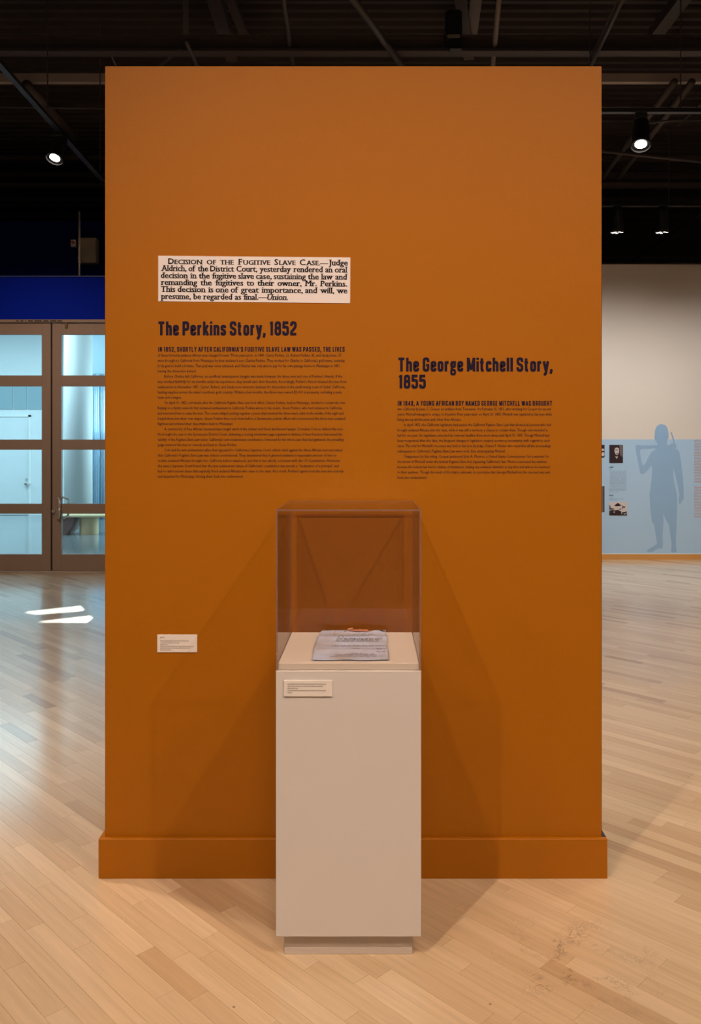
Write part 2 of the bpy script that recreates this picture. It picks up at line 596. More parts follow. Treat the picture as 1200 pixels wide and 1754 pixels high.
GL = {
    'I': G(0, P((0, 0), (0, 1))),
    'N': G(R_, P((0, 0), (0, 1)), P((R_, 0), (R_, 1)), P((0, .93), (R_, .07), f=0)),
    'H': G(R_, P((0, 0), (0, 1)), P((R_, 0), (R_, 1)), P((0, .5), (R_, .5), w=.85)),
    'S': G(R_, P((R_, .69), (R_, t_), (0, t_), (0, .56), (R_, .44), (R_, b_), (0, b_), (0, .31))),
    'O': G(R_, P((0, b_), (R_, b_), (R_, t_), (0, t_), c=True)),
    'R': G(R_, P((0, 0), (0, 1)), P((0, t_), (R_, t_), (R_, .47), (0, .47)), P((.19, .47), (R_ + .02, 0), f=0)),
    'T': G(.36, P((-.06, t_), (.42, t_), w=.9), P((.18, 0), (.18, 1))),
    'L': G(.26, P((0, 1), (0, b_), (.30, b_), f=0)),
    'Y': G(.36, P((-.04, 1), (.18, .44), (.40, 1), f=0), P((.18, .48), (.18, 0))),
    'A': G(.36, P((-.04, 0), (.16, .98), f=0), P((.40, 0), (.20, .98), f=0), P((.05, .26), (.31, .26), w=.8)),
    'F': G(.28, P((0, 0), (0, 1)), P((0, t_), (.33, t_), w=.9), P((0, .5), (.28, .5), w=.9)),
    'E': G(.28, P((0, 0), (0, 1)), P((0, t_), (.33, t_), w=.9), P((0, .5), (.28, .5), w=.9), P((0, b_), (.33, b_), w=.9)),
    'C': G(R_, P((R_, .67), (R_, t_), (0, t_), (0, b_), (R_, b_), (R_, .33))),
    'U': G(R_, P((0, 1), (0, b_), (R_, b_), (R_, 1))),
    'G': G(R_, P((R_, .68), (R_, t_), (0, t_), (0, b_), (R_, b_), (R_, .47)), P((.16, .47), (R_ + .08, .47), w=.8)),
    'V': G(.36, P((-.04, 1), (.16, .02), f=0), P((.40, 1), (.20, .02), f=0)),
    'W': G(.60, P((-.04, 1), (.12, .02), f=0), P((.28, .98), (.16, .02), f=0), P((.32, .98), (.44, .02), f=0), P((.64, 1), (.48, .02), f=0)),
    'P': G(R_, P((0, 0), (0, 1)), P((0, t_), (R_, t_), (R_, .43), (0, .43))),
    'D': G(R_, P((0, b_), (R_, b_), (R_, t_), (0, t_), f=.15), P((0, 0), (0, 1))),
    'B': G(R_, P((0, 0), (0, 1)), P((0, t_), (R_ - .02, t_), (R_ - .02, .52), (0, .52)), P((0, .52), (R_, .52), (R_, b_), (0, b_))),
    'M': G(.46, P((0, 0), (0, 1)), P((.46, 0), (.46, 1)), P((.02, .96), (.22, .12), f=0, w=.9), P((.44, .96), (.24, .12), f=0, w=.9)),
    'K': G(R_, P((0, 0), (0, 1)), P((.03, .36), (R_, 1), f=0), P((.12, .52), (R_ + .02, 0), f=0)),
    '1': G(.13, P((.10, 0), (.10, 1)), P((-.05, .84), (.10, .90), f=0, w=.8)),
    '2': G(R_, P((0, .69), (0, t_), (R_, t_), (R_, .60), (0, .24), (0, b_)), P((-.07, b_), (R_ + .07, b_), w=.9)),
    '4': G(R_, P((.25, 0), (.25, 1)), P((.22, .97), (-.02, .26), (R_ + .08, .26), f=0, w=.85)),
    '5': G(R_, P((R_ + .05, t_), (.02, t_), (.0, .50), f=0), P((0, .53), (.08, .60), (R_, .60), (R_, b_), (0, b_), (0, .30))),
    '8': G(R_, P((.015, .52), (R_ - .015, .52), (R_ - .015, t_), (.015, t_), c=True), P((0, b_), (R_, b_), (R_, .52), (0, .52), c=True)),
    '9': G(R_, P((0, .44), (R_, .44), (R_, t_), (0, t_), c=True), P((R_, .7), (R_, b_), (0, b_), (0, .29))),
    ',': G(0, P((.0, .17), (.0, .02), (-.06, -.16), f=0)),
    "'": G(0, P((.0, 1), (-.03, .74), f=0)),
    'h': G(q_, P((0, 0), (0, 1)), P((0, .50), (.02, x_), (q_, x_), (q_, 0), f=.11)),
    'e': G(q_, P((.02, .39), (q_, .39), (q_, x_), (0, x_), (0, b_), (q_, b_), (q_, .25), f=.11)),
    'r': G(.16, P((0, 0), (0, .74)), P((0, .46), (.02, x_), (.22, x_), f=.1)),
    'k': G(.26, P((0, 0), (0, 1)), P((.02, .28), (.28, .74), f=0), P((.10, .42), (.30, 0), f=0)),
    'i': G(0, P((0, 0), (0, .74)), P((0, .84), (0, 1.0))),
    'n': G(q_, P((0, 0), (0, .74)), P((0, .50), (.02, x_), (q_, x_), (q_, 0), f=.11)),
    's': G(.25, P((.25, .53), (.25, x_), (0, x_), (0, .43), (.25, .32), (.25, b_), (0, b_), (0, .23), f=.1)),
    't': G(.17, P((.04, .95), (.04, b_), (.20, b_), f=.1), P((-.10, x_), (.20, x_), w=.8)),
    'o': G(q_, P((0, b_), (q_, b_), (q_, x_), (0, x_), c=True, f=.11)),
    'y': G(.28, P((-.02, .74), (.13, .06), f=0), P((.30, .74), (.14, -.10), (.10, -.20), (-.03, -.20), f=.06)),
    'g': G(q_, P((.0, .34), (q_ - .02, .34), (q_ - .02, x_), (0, x_), c=True, f=.1), P((q_ - .04, x_), (q_ + .09, .70), f=0, w=.7),
           P((.05, .34), (-.01, .16), (.05, .11), f=.03, w=.8), P((-.02, -.20), (q_, -.20), (q_, .10), (-.02, .10), c=True, f=.1, w=.85)),
    'c': G(.25, P((.25, .50), (.25, x_), (0, x_), (0, b_), (.25, b_), (.25, .26), f=.11)),
    'l': G(0, P((0, 0), (0, 1))),
}


def fillet(pts, closed, f):
    pts = [Vector(p).to_2d() if len(p) > 2 else Vector(p) for p in pts]
    n = len(pts)
    if f <= 0 or n < 3:
        return pts
    out = []
    for i in range(n):
        if not closed and i in (0, n - 1):
            out.append(pts[i])
            continue
        a, b, c = pts[i - 1], pts[i], pts[(i + 1) % n]
        d1, d2 = a - b, c - b
        r = min(f, d1.length * .5, d2.length * .5)
        s, e = b + d1.normalized() * r, b + d2.normalized() * r
        for k in range(5):
            t = k / 4
            out.append(s * (1 - t) ** 2 + b * 2 * t * (1 - t) + e * t * t)
    return out


def stroke(pts, closed, w, vs_, fs):
    """thicken a 2-D line into a strip of quads"""
    clean = []
    for p in pts:
        if not clean or (p - clean[-1]).length > 1e-4:
            clean.append(p)
    if closed and (clean[0] - clean[-1]).length < 1e-4:
        clean.pop()
    n = len(clean)
    base = len(vs_)
    for i, p in enumerate(clean):
        a = clean[i - 1] if (closed or i > 0) else None
        c = clean[(i + 1) % n] if (closed or i < n - 1) else None
        d1 = (p - a).normalized() if a is not None else None
        d2 = (c - p).normalized() if c is not None else None
        if d1 is None:
            d1 = d2
        if d2 is None:
            d2 = d1
        n1, n2 = Vector((-d1.y, d1.x)), Vector((-d2.y, d2.x))
        m = n1 + n2
        if m.length < 1e-3:
            m = n1
        m.normalize()
        k = w / 2 / max(.5, m.dot(n1))
        vs_ += [p + m * k, p - m * k]
    for i in range(n if closed else n - 1):
        j = (i + 1) % n
        fs.append((base + 2 * i, base + 2 * i + 1, base + 2 * j + 1, base + 2 * j))


def gothic(text, weight, track, space):
    vs_, fs = [], []
    x = 0.0
    for ch in text:
        if ch == ' ':
            x += space
            continue
        adv, paths = GL[ch]
        v0 = len(vs_)
        for pts, c, f, w in paths:
            stroke(fillet(pts, c, f), c, weight * w, vs_, fs)
        for k in range(v0, len(vs_)):
            vs_[k] = vs_[k] + Vector((x, 0))
        x += adv + weight + track
    return vs_, fs


def fit(vs_, x0, x1, yb, hpx):
    """scale a flat layout so that it spans x0..x1 pixels with its baseline at yb and unit height hpx pixels"""
    lo = min(v.x for v in vs_)
    hi = max(v.x for v in vs_)
    return [(x0 + (v.x - lo) * (x1 - x0) / (hi - lo), yb - v.y * hpx) for v in vs_]


def flat(name, pix, fs, D, m, parent, zoff=0.0):
    """flat print lying on the upright plane at depth D, facing the room"""
    vs_ = [at(px, py, D - zoff) for px, py in pix]
    root = list(range(len(vs_)))          # connected pieces: neighbours that overlap are stepped apart

    def find(i):
        while root[i] != i:
            root[i] = root[root[i]]
            i = root[i]
        return i
    for q in fs:
        for i in q[1:]:
            root[find(i)] = find(q[0])
    order = {}
    for i in range(len(vs_)):
        k = order.setdefault(find(i), len(order))
        vs_[i].y -= (k % 7) * 0.00003
    o = obj(name, (vs_, fs), m, parent)
    return o


T_OFF = 0.0006
for text, x0, x1, yb in (("The Perkins Story, 1852", 271, 508, 574.3),):
    v, f = gothic(text, .205, .085, .20)
    flat('heading', fit(v, x0, x1, yb, 23.6), f, D_FACE, vinyl, part, T_OFF)
vA, fA = gothic("The George Mitchell Story,", .205, .085, .20)
vB, fB = gothic("1855", .205, .085, .20)
pA = fit(vA, 682, 946, 636.2, 23.6) + fit(vB, 682.5, 729, 665.3, 23.2)
flat('heading', pA, fA + [tuple(i + len(vA) for i in q) for q in fB], D_FACE, vinyl, part, T_OFF)
for text, x0, x1, yb in (("IN 1852, SHORTLY AFTER CALIFORNIA'S FUGITIVE SLAVE LAW WAS PASSED, THE LIVES", 271, 590, 602.3),
                         ("IN 1849, A YOUNG AFRICAN BOY NAMED GEORGE MITCHELL WAS BROUGHT", 681, 945, 694.8)):
    v, f = gothic(text, .19, .16, .26)
    flat('lead_line', fit(v, x0, x1, yb, 8.2), f, D_FACE, vinyl, part, T_OFF)


def font_mesh(text, res=1, offset=0.0):
    """built-in sans letters as a flat mesh at size 1"""
    cu = bpy.data.curves.new('text', 'FONT')
    cu.body = text
    cu.resolution_u = res
    cu.offset = offset
    t = bpy.data.objects.new('text', cu)
    me = bpy.data.meshes.new_from_object(t)
    vs_ = [Vector((v.co.x, v.co.y)) for v in me.vertices]
    fs = [tuple(p.vertices) for p in me.polygons]
    bpy.data.objects.remove(t)
    bpy.data.meshes.remove(me)
    bpy.data.curves.remove(cu)
    return vs_, fs


LEFT = [
    (0, 585, "of three formerly enslaved African men changed forever. Three years prior, in 1849, Carter Perkins, 21, Robert Perkins, 42, and Sandy Jones, 37,"),
    (0, 590, "were brought to California from Mississippi by their enslaver's son, Charles Perkins. They worked for Charles in California's gold mines, assisting"),
    (0, 583, "in his goal to build a fortune. That goal was never achieved, and Charles was only able to pay for his own passage home to Mississippi in 1851,"),
    (0, 336, "leaving the three men behind."),
    (1, 586, "Before Charles left California, an unofficial emancipation bargain was made between the three men and one of Perkins's friends. If the"),
    (0, 593, "men worked faithfully for six months under his supervision, they would earn their freedom. Accordingly, Perkins's friend released the men from"),
    (0, 591, "enslavement in November 1851. Carter, Robert, and Sandy soon went into business for themselves in the small mining town of Ophir, California,"),
    (0, 585, "hauling supplies across the state's northern gold country. Within a few months, the three men owned $3,000 in property, including a mule"),
    (0, 311, "team and a wagon."),
    (1, 592, "On April 31, 1852, just weeks after the California Fugitive Slave Law took effect, Charles Perkins, back in Mississippi, decided to reclaim the men."),
    (0, 586, "Relying on a family network that sustained enslavement in California, Perkins wrote to his cousin, Green Perkins, who had remained in California,"),
    (0, 588, "and instructed him to seize the men. The cousin obliged, putting together a posse that stormed the three men's cabin in the middle of the night and"),
    (0, 591, "loaded them into their own wagon. Green Perkins then took them before a Sacramento judicial officer who pronounced the three men enslaved"),
    (0, 399, "fugitives and ordered their deportation back to Mississippi."),
    (1, 588, "A community of free African Sacramentans caught wind of the matter and hired abolitionist lawyer Cornelius Cole to defend the men."),
    (0, 586, "He brought the case to the Sacramento District Court, delivering a rousing ninety-two page argument in defense of their freedom that tested the"),
    (0, 588, "validity of the Fugitive Slave Law under California's anti-enslavement constitution. Unmoved by the whole case that had gathered, the presiding"),
    (0, 406, "judge returned the men to custody and back to Green Perkins."),
    (1, 586, "Cole and his anti-enslavement allies then appealed to California's Supreme Court, which ruled against the three African men and stated"),
    (0, 576, "that California's Fugitive Slave Law was indeed constitutional. They determined that it granted enslavers a reasonable amount of time to"),
    (0, 583, "reclaim enslaved Africans brought into California before statehood, and that it was wholly consistent with the US Constitution. Moreover,"),
    (0, 580, "the state's Supreme Court found that the anti-enslavement clause of California's constitution was merely a \u201cdeclaration of a principle\u201d and"),
    (0, 588, "had no enforcement clause that explicitly freed enslaved Africans who came to the state. As a result, Perkins's agents took the men into custody"),
    (0, 417, "and departed for Mississippi, forcing them back into enslavement."),
]
RIGHT = [
    (0, 943, "into California by Jesse C. Cooper, an enslaver from Tennessee. On February 15, 1851, after working for Cooper for several"),
    (0, 945, "years, Mitchell managed to escape to freedom. Four years later, on April 20, 1855, Mitchell was captured in San Jose while"),
    (0, 790, "living among abolitionists and other free Africans."),
    (1, 943, "In April 1852, the California legislature had passed the California Fugitive Slave Law that allowed all persons who had"),
    (0, 938, "brought enslaved Africans into the state, while it was still a territory, a chance to reclaim them. Though only intended to"),
    (0, 940, "last for one year, the legislature extended the removal deadline three more times until April 15, 1855. Though Mitchell had"),
    (0, 941, "been recaptured after this date, the frequent changes in legislation created enormous uncertainty with regards to such"),
    (0, 943, "cases. The trial for Mitchell's recovery was held in San Jose by Judge Craven P. Hester who ruled that all the proceedings"),
    (0, 865, "subsequent to California's Fugitive Slave Law were void, thus emancipating Mitchell."),
    (1, 940, "Unappeased by this ruling, Cooper petitioned John A. Monroe, a United States Commissioner, for a warrant for"),
    (0, 936, "the arrest of Mitchell under the federal Fugitive Slave Act, bypassing California's law. Monroe executed the warrant"),
    (0, 941, "because the federal law had no statute of limitations, making any enslaved claimable at any time and able to be returned"),
    (0, 942, "to their enslaver. Though the result of the trial is unknown, it is probable that George Mitchell lost the case and was sent"),
    (0, 731, "back into enslavement."),
]


def paragraphs(lines, xl, y0, pitch):
    block_v, block_f = [], []

    def flush():
        if block_v:
            flat('paragraph', list(block_v), list(block_f), D_FACE, vinyl, part, T_OFF)
            block_v.clear()
            block_f.clear()
    for i, (ind, x1, s) in enumerate(lines):
        if ind:
            flush()
        v, f = font_mesh(s, 1)
        k = len(block_v)
        block_v.extend(fit(v, xl + 11.3 * ind, x1, y0 + i * pitch + 2.1, 7.0))
        block_f.extend(tuple(q + k for q in p) for p in f)
    flush()


paragraphs(LEFT, 270, 608.7, 9.02)
paragraphs(RIGHT, 680.5, 700.6, 9.03)

# ------------------------------------------------------------------ newspaper clipping mounted on the partition
clip = thing('newspaper_clipping', 'enlarged white newspaper clipping with black serif type on the orange wall', 'clipping', tuple(at(435, 517, D_FACE)))
cq = [(270.8, 438), (599.8, 441), (599.3, 519.3), (270.8, 516)]
bm = bmesh.new()
fr = [bm.verts.new(at(x, y, D_FACE - 0.0012)) for x, y in cq]
bk = [bm.verts.new(v.co + Vector((0, 0.0012, 0))) for v in fr]
bm.faces.new(fr)
bm.faces.new(bk[::-1])
for i in range(4):
    bm.faces.new((fr[i - 1], fr[i], bk[i], bk[i - 1]))
bmesh.ops.recalc_face_normals(bm, faces=bm.faces)
obj('sheet', bm, clip_paper, clip)


def serif_word(word, italic=False):
    """sans letters turned into a slab-like newspaper face: small feet and heads on every straight stem"""
    v, f = font_mesh(word, 2)
    cnt = {}
    for q in f:
        for i in range(len(q)):
            e = tuple(sorted((q[i], q[(i + 1) % len(q)])))
            cnt[e] = cnt.get(e, 0) + 1
    extra_v, extra_f = [], []
    for (a, b), n in cnt.items():
        if n == 1:
            p, r = v[a], v[b]
            if abs(p.y - r.y) < 0.006 and 0.05 < abs(p.x - r.x) < 0.17:
                y = (p.y + r.y) / 2
                lo, hi = min(p.x, r.x) - .085, max(p.x, r.x) + .085
                h = 0.06
                if y < 0.1:
                    y0, y1 = y, y + h
                elif y > 0.42:
                    y0, y1 = y - h, y
                else:
                    continue
                k = len(v) + len(extra_v)
                extra_v += [Vector((lo, y0)), Vector((hi, y0)), Vector((hi, y1)), Vector((lo, y1))]
                extra_f.append((k, k + 1, k + 2, k + 3))
    v = v + extra_v
    f = f + extra_f
    # heavy uprights and thin horizontals: lay the letters twice with a small sideways step
    n0 = len(v)
    v = v + [p + Vector((.030, 0)) for p in v] + [p + Vector((.058, 0)) for p in v]
    f = f + [tuple(i + n0 for i in q) for q in f] + [tuple(i + 2 * n0 for i in q) for q in f]
    if italic:
        v = [Vector((p.x + .25 * p.y, p.y)) for p in v]
    return v, f


def small_caps(word):
    """first letter full size, the others as small capitals"""
    v, f = serif_word(word[0])
    if len(word) > 1:
        v2, f2 = serif_word(word[1:])
        dx = max(p.x for p in v) + .05 - min(p.x for p in v2) * .78
        k = len(v)
        v = v + [Vector((p.x * .88 + dx, p.y * .78)) for p in v2]
        f = f + [tuple(i + k for i in q) for q in f2]
    return v, f


CL = [
    (287.8, 595.5, 452.4, 'Decision of the Fugitive Slave Case.\u2014 Judge'),
    (275.5, 595.0, 464.4, 'Aldrich, of the District Court, yesterday rendered an oral'),
    (275.0, 595.0, 476.6, 'decision in the fugitive slave case, sustaining the law and'),
    (275.0, 594.5, 488.4, 'remanding the fugitives to their owner, Mr. Perkins.'),
    (275.3, 594.8, 500.2, 'This decision is one of great importance, and will, we'),
    (275.0, 493.0, 512.4, 'presume, be regarded as final.\u2014 *Union.'),
]
SZ = 14.6
cv, cf = [], []
for li, (x0, x1, yb, s) in enumerate(CL):
    words = s.split(' ')
    meshes = []
    for wi, w in enumerate(words):
        if li == 0 and wi < 6:
            cap = w[0].isupper()
            w2 = w.upper()
            if cap:
                vv, ff = small_caps(w2)
            else:
                vv, ff = serif_word(w2)
                vv = [Vector((p.x * .88, p.y * .78)) for p in vv]
        else:
            vv, ff = serif_word(w.lstrip('*'), w.startswith('*'))
        lo = min(p.x for p in vv)
        meshes.append(([Vector((p.x - lo, p.y)) for p in vv], ff, max(p.x for p in vv) - lo))
    total = sum(m_[2] for m_ in meshes)
    joins = [0.1 if words[i].endswith('\u2014') else 1.0 for i in range(len(words) - 1)]
    sx = SZ
    gap_total = (x1 - x0) - total * sx
    if gap_total / max(.1, sum(joins)) < 3.2:
        sx = ((x1 - x0) - 3.2 * sum(joins)) / total
        gap_total = (x1 - x0) - total * sx
    x = x0
    for i, (vv, ff, wd) in enumerate(meshes):
        k = len(cv)
        cv += [(x + p.x * sx, yb - p.y * SZ * .98 + (x + p.x * sx - 271) * .0085 - .4) for p in vv]
        cf += [tuple(q + k for q in p) for p in ff]
        x += wd * sx + (gap_total * joins[i] / sum(joins) if i < len(joins) else 0)
flat('lettering', cv, cf, D_FACE - 0.0012, ink, clip, 0.0005)


# ------------------------------------------------------------------ small object labels
def scribble(x0, x1, y, hgt, rng, step=1.0, slant=0.0):
    """one line of tiny illegible writing: short zigzag words"""
    vs_, fs = [], []
    x = x0
    while x < x1 - step:
        wl = min(x1 - x, rng.uniform(3.0, 9.0) * step)
        n = max(3, int(wl / (0.42 * step)))
        pts = []
        for k in range(n + 1):
            up = (k % 2) * hgt * rng.choice([.8, 1, 1, 1.5])
            pts.append(Vector((x + wl * k / n + slant * up, y - up + hgt * .5)))
        stroke(pts, False, hgt * .20, vs_, fs)
        x += wl + 1.0 * step
    return [(v.x, v.y) for v in vs_], fs


def placard(name, label, rect, D, thick, lines, hgt, seed, cat='label'):
    x0, y0, x1, y1 = rect
    t = thing(name, label, cat, tuple(at((x0 + x1) / 2, y1, D)), 'small text labels')
    a, c = at(x0, y1, D - thick), at(x1, y0, D - thick)
    box('card', (a.x, c.x, D - thick, D, a.z, c.z), card_white, t, bevel=0.0006)
    rng = random.Random(seed)
    vs_, fs = [], []
    for (lx0, lx1, ly) in lines:
        v, f = scribble(lx0, lx1, ly, hgt, rng, 0.8)
        k = len(vs_)
        vs_ += v
        fs += [tuple(i + k for i in q) for q in f]
    flat('lettering', vs_, fs, D - thick, grey_ink, t, 0.0004)
    return t


placard('object_label', 'small white text label fixed low on the left of the orange wall', (269, 1087, 337.5, 1117.5), D_FACE, 0.003,
        [(274, 281.5, 1092), (274.5, 323, 1097.8), (274.5, 307, 1101.2), (274, 287, 1104.2), (274.5, 332, 1107.2), (274.5, 325, 1110.2), (274.5, 293, 1113.3)], 1.5, 3)

# ------------------------------------------------------------------ pedestal, deck, vitrine
PX = (596.5 - CX) * D_PED / F
W = 0.400
ped = thing('pedestal', 'tall white square display pedestal with recessed plinth in front of the orange wall', 'pedestal', (PX, D_PED + W / 2, 0))
box('body', (PX - W / 2, PX + W / 2, D_PED, D_PED + W, 0.061, 0.793), white_paint, ped, bevel=0.0015)
box('plinth', (PX - W / 2 + .021, PX + W / 2 - .023, D_PED + .021, D_PED + W - .021, 0.0, 0.061), toe_paint, ped, bevel=0.001)
placard('object_label', 'small white text label on the front of the white pedestal', (486, 1165.5, 569, 1193), D_PED, 0.004,
        [(492.5, 558, 1171.8), (492.5, 553, 1175.6), (492.5, 510, 1179.2), (492.5, 558, 1183), (492.5, 500, 1186.6)], 1.7, 8)

Z_D0, Z_D = 0.793, 0.8115
dk = box('display_deck', (PX - .194, PX + .194, D_PED + .0075, D_PED + .3925, Z_D0 + 0.0005, Z_D), deck_paint, bevel=0.001)
tag(dk, 'flat white display board on the pedestal under the clear cover', 'display board')

vit = thing('vitrine', 'clear acrylic box cover standing on the white pedestal', 'display case', (PX, D_PED + W / 2, 0.793))
TH, VT = 0.0048, 1.237
x0, x1, y0, y1 = PX - W / 2 + .0005, PX + W / 2 - .0005, D_PED + .0005, D_PED + W - .0005
Z0 = 0.7935
box('front_panel', (x0 + TH, x1 - TH, y0, y0 + TH, Z0, VT - TH), acrylic, vit)
box('back_panel', (x0 + TH, x1 - TH, y1 - TH, y1, Z0, VT - TH), acrylic, vit)
for nm, a in (('side_panel', x0), ('side_panel', x1 - TH)):
    box(nm, (a + .0005, a + TH - .0005, y0 + TH, y1 - TH, Z0, VT - TH), acrylic, vit)
box('top_panel', (x0 + TH, x1 - TH, y0 + TH, y1 - TH, VT - TH, VT), acrylic, vit)
E = TH * 0.92
for xa in (x0, x1 - E):
    for ya in (y0, y1 - E):
        box('corner_edge', (xa, xa + E, ya, ya + E, Z0, VT - E), acrylic_edge, vit)
    box('top_edge', (xa, xa + E, y0 + E, y1 - E, VT - E, VT), acrylic_edge, vit)
for ya in (y0, y1 - E):
    box('top_edge', (x0, x1, ya, ya + E, VT - E, VT), acrylic_edge, vit)

# ------------------------------------------------------------------ the folded document
doc = thing('document', 'folded blue grey handwritten paper document lying under the clear cover', 'document', (-0.06, 2.45, Z_D))


def doc_point(s, t, lift=0.0):
    """s 0..1 across, t 0..1 from the front edge to the back edge"""
    y = 2.280 + (2.605 - 2.280) * t
    xl_ = -0.1705 + 0.0035 * t + 0.0022 * math.sin(9 * t + .6)
    xr_ = 0.0470 - 0.0022 * t + 0.0016 * math.sin(11 * t)
    x = xl_ + (xr_ - xl_) * s
    fold = 0
    for f0, hgt, wd in ((0.28, .0062, .06), (0.50, -.004, .05), (0.70, .0062, .055), (.88, -.003, .06)):
        fold += hgt * math.exp(-((t - f0) / wd) ** 2)
    z = Z_D + 0.0035 + 0.010 * t ** 1.3 + fold + 0.0012 * math.sin(13 * s + 2) * (1 - t) ** 4 + lift
    return Vector((x, y, z))


def sheet(name, lift, shrink, m, thick, parent):
    NX, NY = 36, 48
    vs_, fs = [], []
    for j in range(NY + 1):
        for i in range(NX + 1):
            s = shrink + (1 - 2 * shrink) * i / NX
            t = shrink + (1 - 2 * shrink) * j / NY
            p = doc_point(s, t, lift)
            if t > .92 and s < .06:           # rounded far corner
                p.x += .010 * ((t - .92) / .08) * (1 - s / .06)
            if t > .88 and .70 < s < .82:     # worn notch in the far edge
                p.y -= .014 * math.sin((s - .70) / .12 * math.pi) * (t - .88) / .12
            vs_.append(p)
    for j in range(NY):
        for i in range(NX):
            a = j * (NX + 1) + i
            fs.append((a, a + 1, a + NX + 2, a + NX + 1))
    o = obj(name, (vs_, fs), m, parent, smooth=True)
    sm = o.modifiers.new('thickness', 'SOLIDIFY')
    sm.thickness = thick
    sm.offset = -1
    return o


sheet('sheet', 0.0012, 0.0, paper_m, 0.0010, doc)
sheet('sheet', -0.0008, 0.012, paper_m, 0.0012, doc)
rng = random.Random(21)


def script_lines(name, rows, m, width):
    for (s0, s1, t, hgt) in rows:
        vs3, fs = [], []
        v2, f = [], []
        s = s0
        while s < s1 - .02:
            wl = min(s1 - s, rng.uniform(.05, .13))
            n = max(4, int(wl / .008))
            pts = []
            for k in range(n + 1):
                up = (k % 2) * hgt * rng.choice([.6, .8, 1, 1.9])
                pts.append(Vector((s + wl * k / n + .12 * up, t + up)))
            stroke([Vector((p.x, p.y)) for p in pts], False, width, v2, f)
            s += wl + .022
        k0 = len(vs3)
        vs3 += [doc_point(p.x, p.y, 0.0022) for p in v2]
        fs += [tuple(i + k0 for i in q) for q in f]
        obj(name, (vs3, fs), m, doc)['kind'] = 'stuff'


doc_ink = mat('faded_ink', (0.09, 0.075, 0.09), rough=0.7)
pale_ink = mat('pale_ink', (0.20, 0.18, 0.22), rough=0.7)
script_lines('handwriting', [(.30, .74, .80, .022), (.28, .92, .63, .040), (.27, .88, .585, .030)], doc_ink, .0075)
script_lines('handwriting', [(.24, .95, .47, .02), (.24, .97, .425, .02), (.52, .66, .30, .014), (.52, .62, .265, .014), (.80, .94, .30, .012), (.84, .95, .255, .012),
                             (.84, .95, .21, .012), (.50, .80, .16, .02), (.22, .92, .085, .016), (.28, .84, .13, .014), (.36, .90, .72, .016), (.42, .84, .875, .014)], pale_ink, .0055)
v2, f2 = [], []
stroke([Vector((.235, .55)), Vector((.24, .98))], False, .006, v2, f2)
obj('margin_rule', ([doc_point(p.x, p.y, .002) for p in v2], f2), mat('rule_red', (0.33, 0.20, 0.25), rough=.7), doc)
bm = bmesh.new()
for (a, c, w, h) in (((.44, .985, .004), (.60, .945, .006), .012, .0025), ((.52, .95, .006), (.73, .962, .005), .013, .0025), ((.43, .985, .006), (.50, .97, .010), .010, .003), ((.60, .955, .008), (.74, .935, .004), .008, .002)):
    bar(bm, doc_point(a[0], a[1], a[2]), doc_point(c[0], c[1], c[2]), w, h)
obj('ribbon', bm, ribbon_m, doc)
bm = bmesh.new()
p = doc_point(.385, .955, .0018)
tube(bm, p, p + Vector((0, 0, .001)), .0022, 8)
obj('hole_mark', bm, gap_black, doc)  # dark disc laid on the sheet for a punched hole
bm = bmesh.new()
bar(bm, doc_point(.925, .985, .002), doc_point(.985, .95, .002), .007, .001)
obj('hole_mark', bm, gap_black, doc)  # dark sliver laid on the sheet for a second hole

# ------------------------------------------------------------------ far right wall with its mural band
wr = struct(box('wall_right', (-0.55, 6.6, D_FAR, D_FAR + 0.25, 0, at(1100, 453, D_FAR).z), far_white))
box('cap', (-0.55, 6.6, D_FAR - 0.01, D_FAR + 0.26, at(1100, 453, D_FAR).z, at(1100, 453, D_FAR).z + .02), deck_black, wr)
zb, zt_ = at(1100, 948, D_FAR).z, at(1100, 752.6, D_FAR).z
box('mural_band', (-0.54, 6.59, D_FAR - 0.003, D_FAR + 0.001, zb, zt_), mural_blue, wr)
bsb = struct(box('baseboard_right', (-0.55, 6.6, D_FAR - 0.018, D_FAR, 0, zb - 0.008), base_wood))
box('top_lip', (-0.55, 6.6, D_FAR - 0.016, D_FAR, zb - 0.008, zb), off_white, bsb)

K = 5.48


def z6(pts):
    return [(1000 + x / K, 680 + y / K) for x, y in pts]


def poly_print(name, polys, D, m, parent, off=0.001):
    bm_ = bmesh.new()
    for i, pts in enumerate(polys):
        vv = [bm_.verts.new(at(x, y, D - off - i * 0.0006)) for x, y in pts]
        fc = bm_.faces.new(vv)
        fc.normal_update()
        bmesh.ops.triangulate(bm_, faces=[fc])
    return obj(name, bm_, m, parent)


body = z6([(727, 254), (700, 260), (678, 280), (666, 310), (662, 355), (659, 385), (667, 405), (676, 412), (688, 440), (690, 470), (655, 500), (628, 520), (608, 560), (602, 610), (640, 665), (636, 740), (622, 850), (614, 920),
           (620, 1050), (638, 1180), (655, 1190), (672, 1300), (684, 1378), (650, 1402), (600, 1430), (588, 1446), (592, 1456), (640, 1456), (670, 1436), (700, 1424), (733, 1422), (737, 1400),
           (735, 1300), (744, 1180), (742, 1095), (752, 1120), (775, 1170), (795, 1200), (808, 1290), (822, 1390), (814, 1430), (818, 1457), (868, 1457), (862, 1400), (860, 1340), (866, 1240), (868, 1150), (872, 1010),
           (868, 910), (850, 820), (836, 740), (838, 662), (862, 760), (884, 860), (893, 920), (886, 970), (890, 1002), (902, 1008), (914, 985), (934, 960), (934, 860), (922, 720), (912, 640), (900, 550),
           (888, 505), (868, 488), (830, 478), (790, 466), (776, 445), (778, 405), (790, 392), (794, 365), (790, 330), (780, 290), (758, 262)])
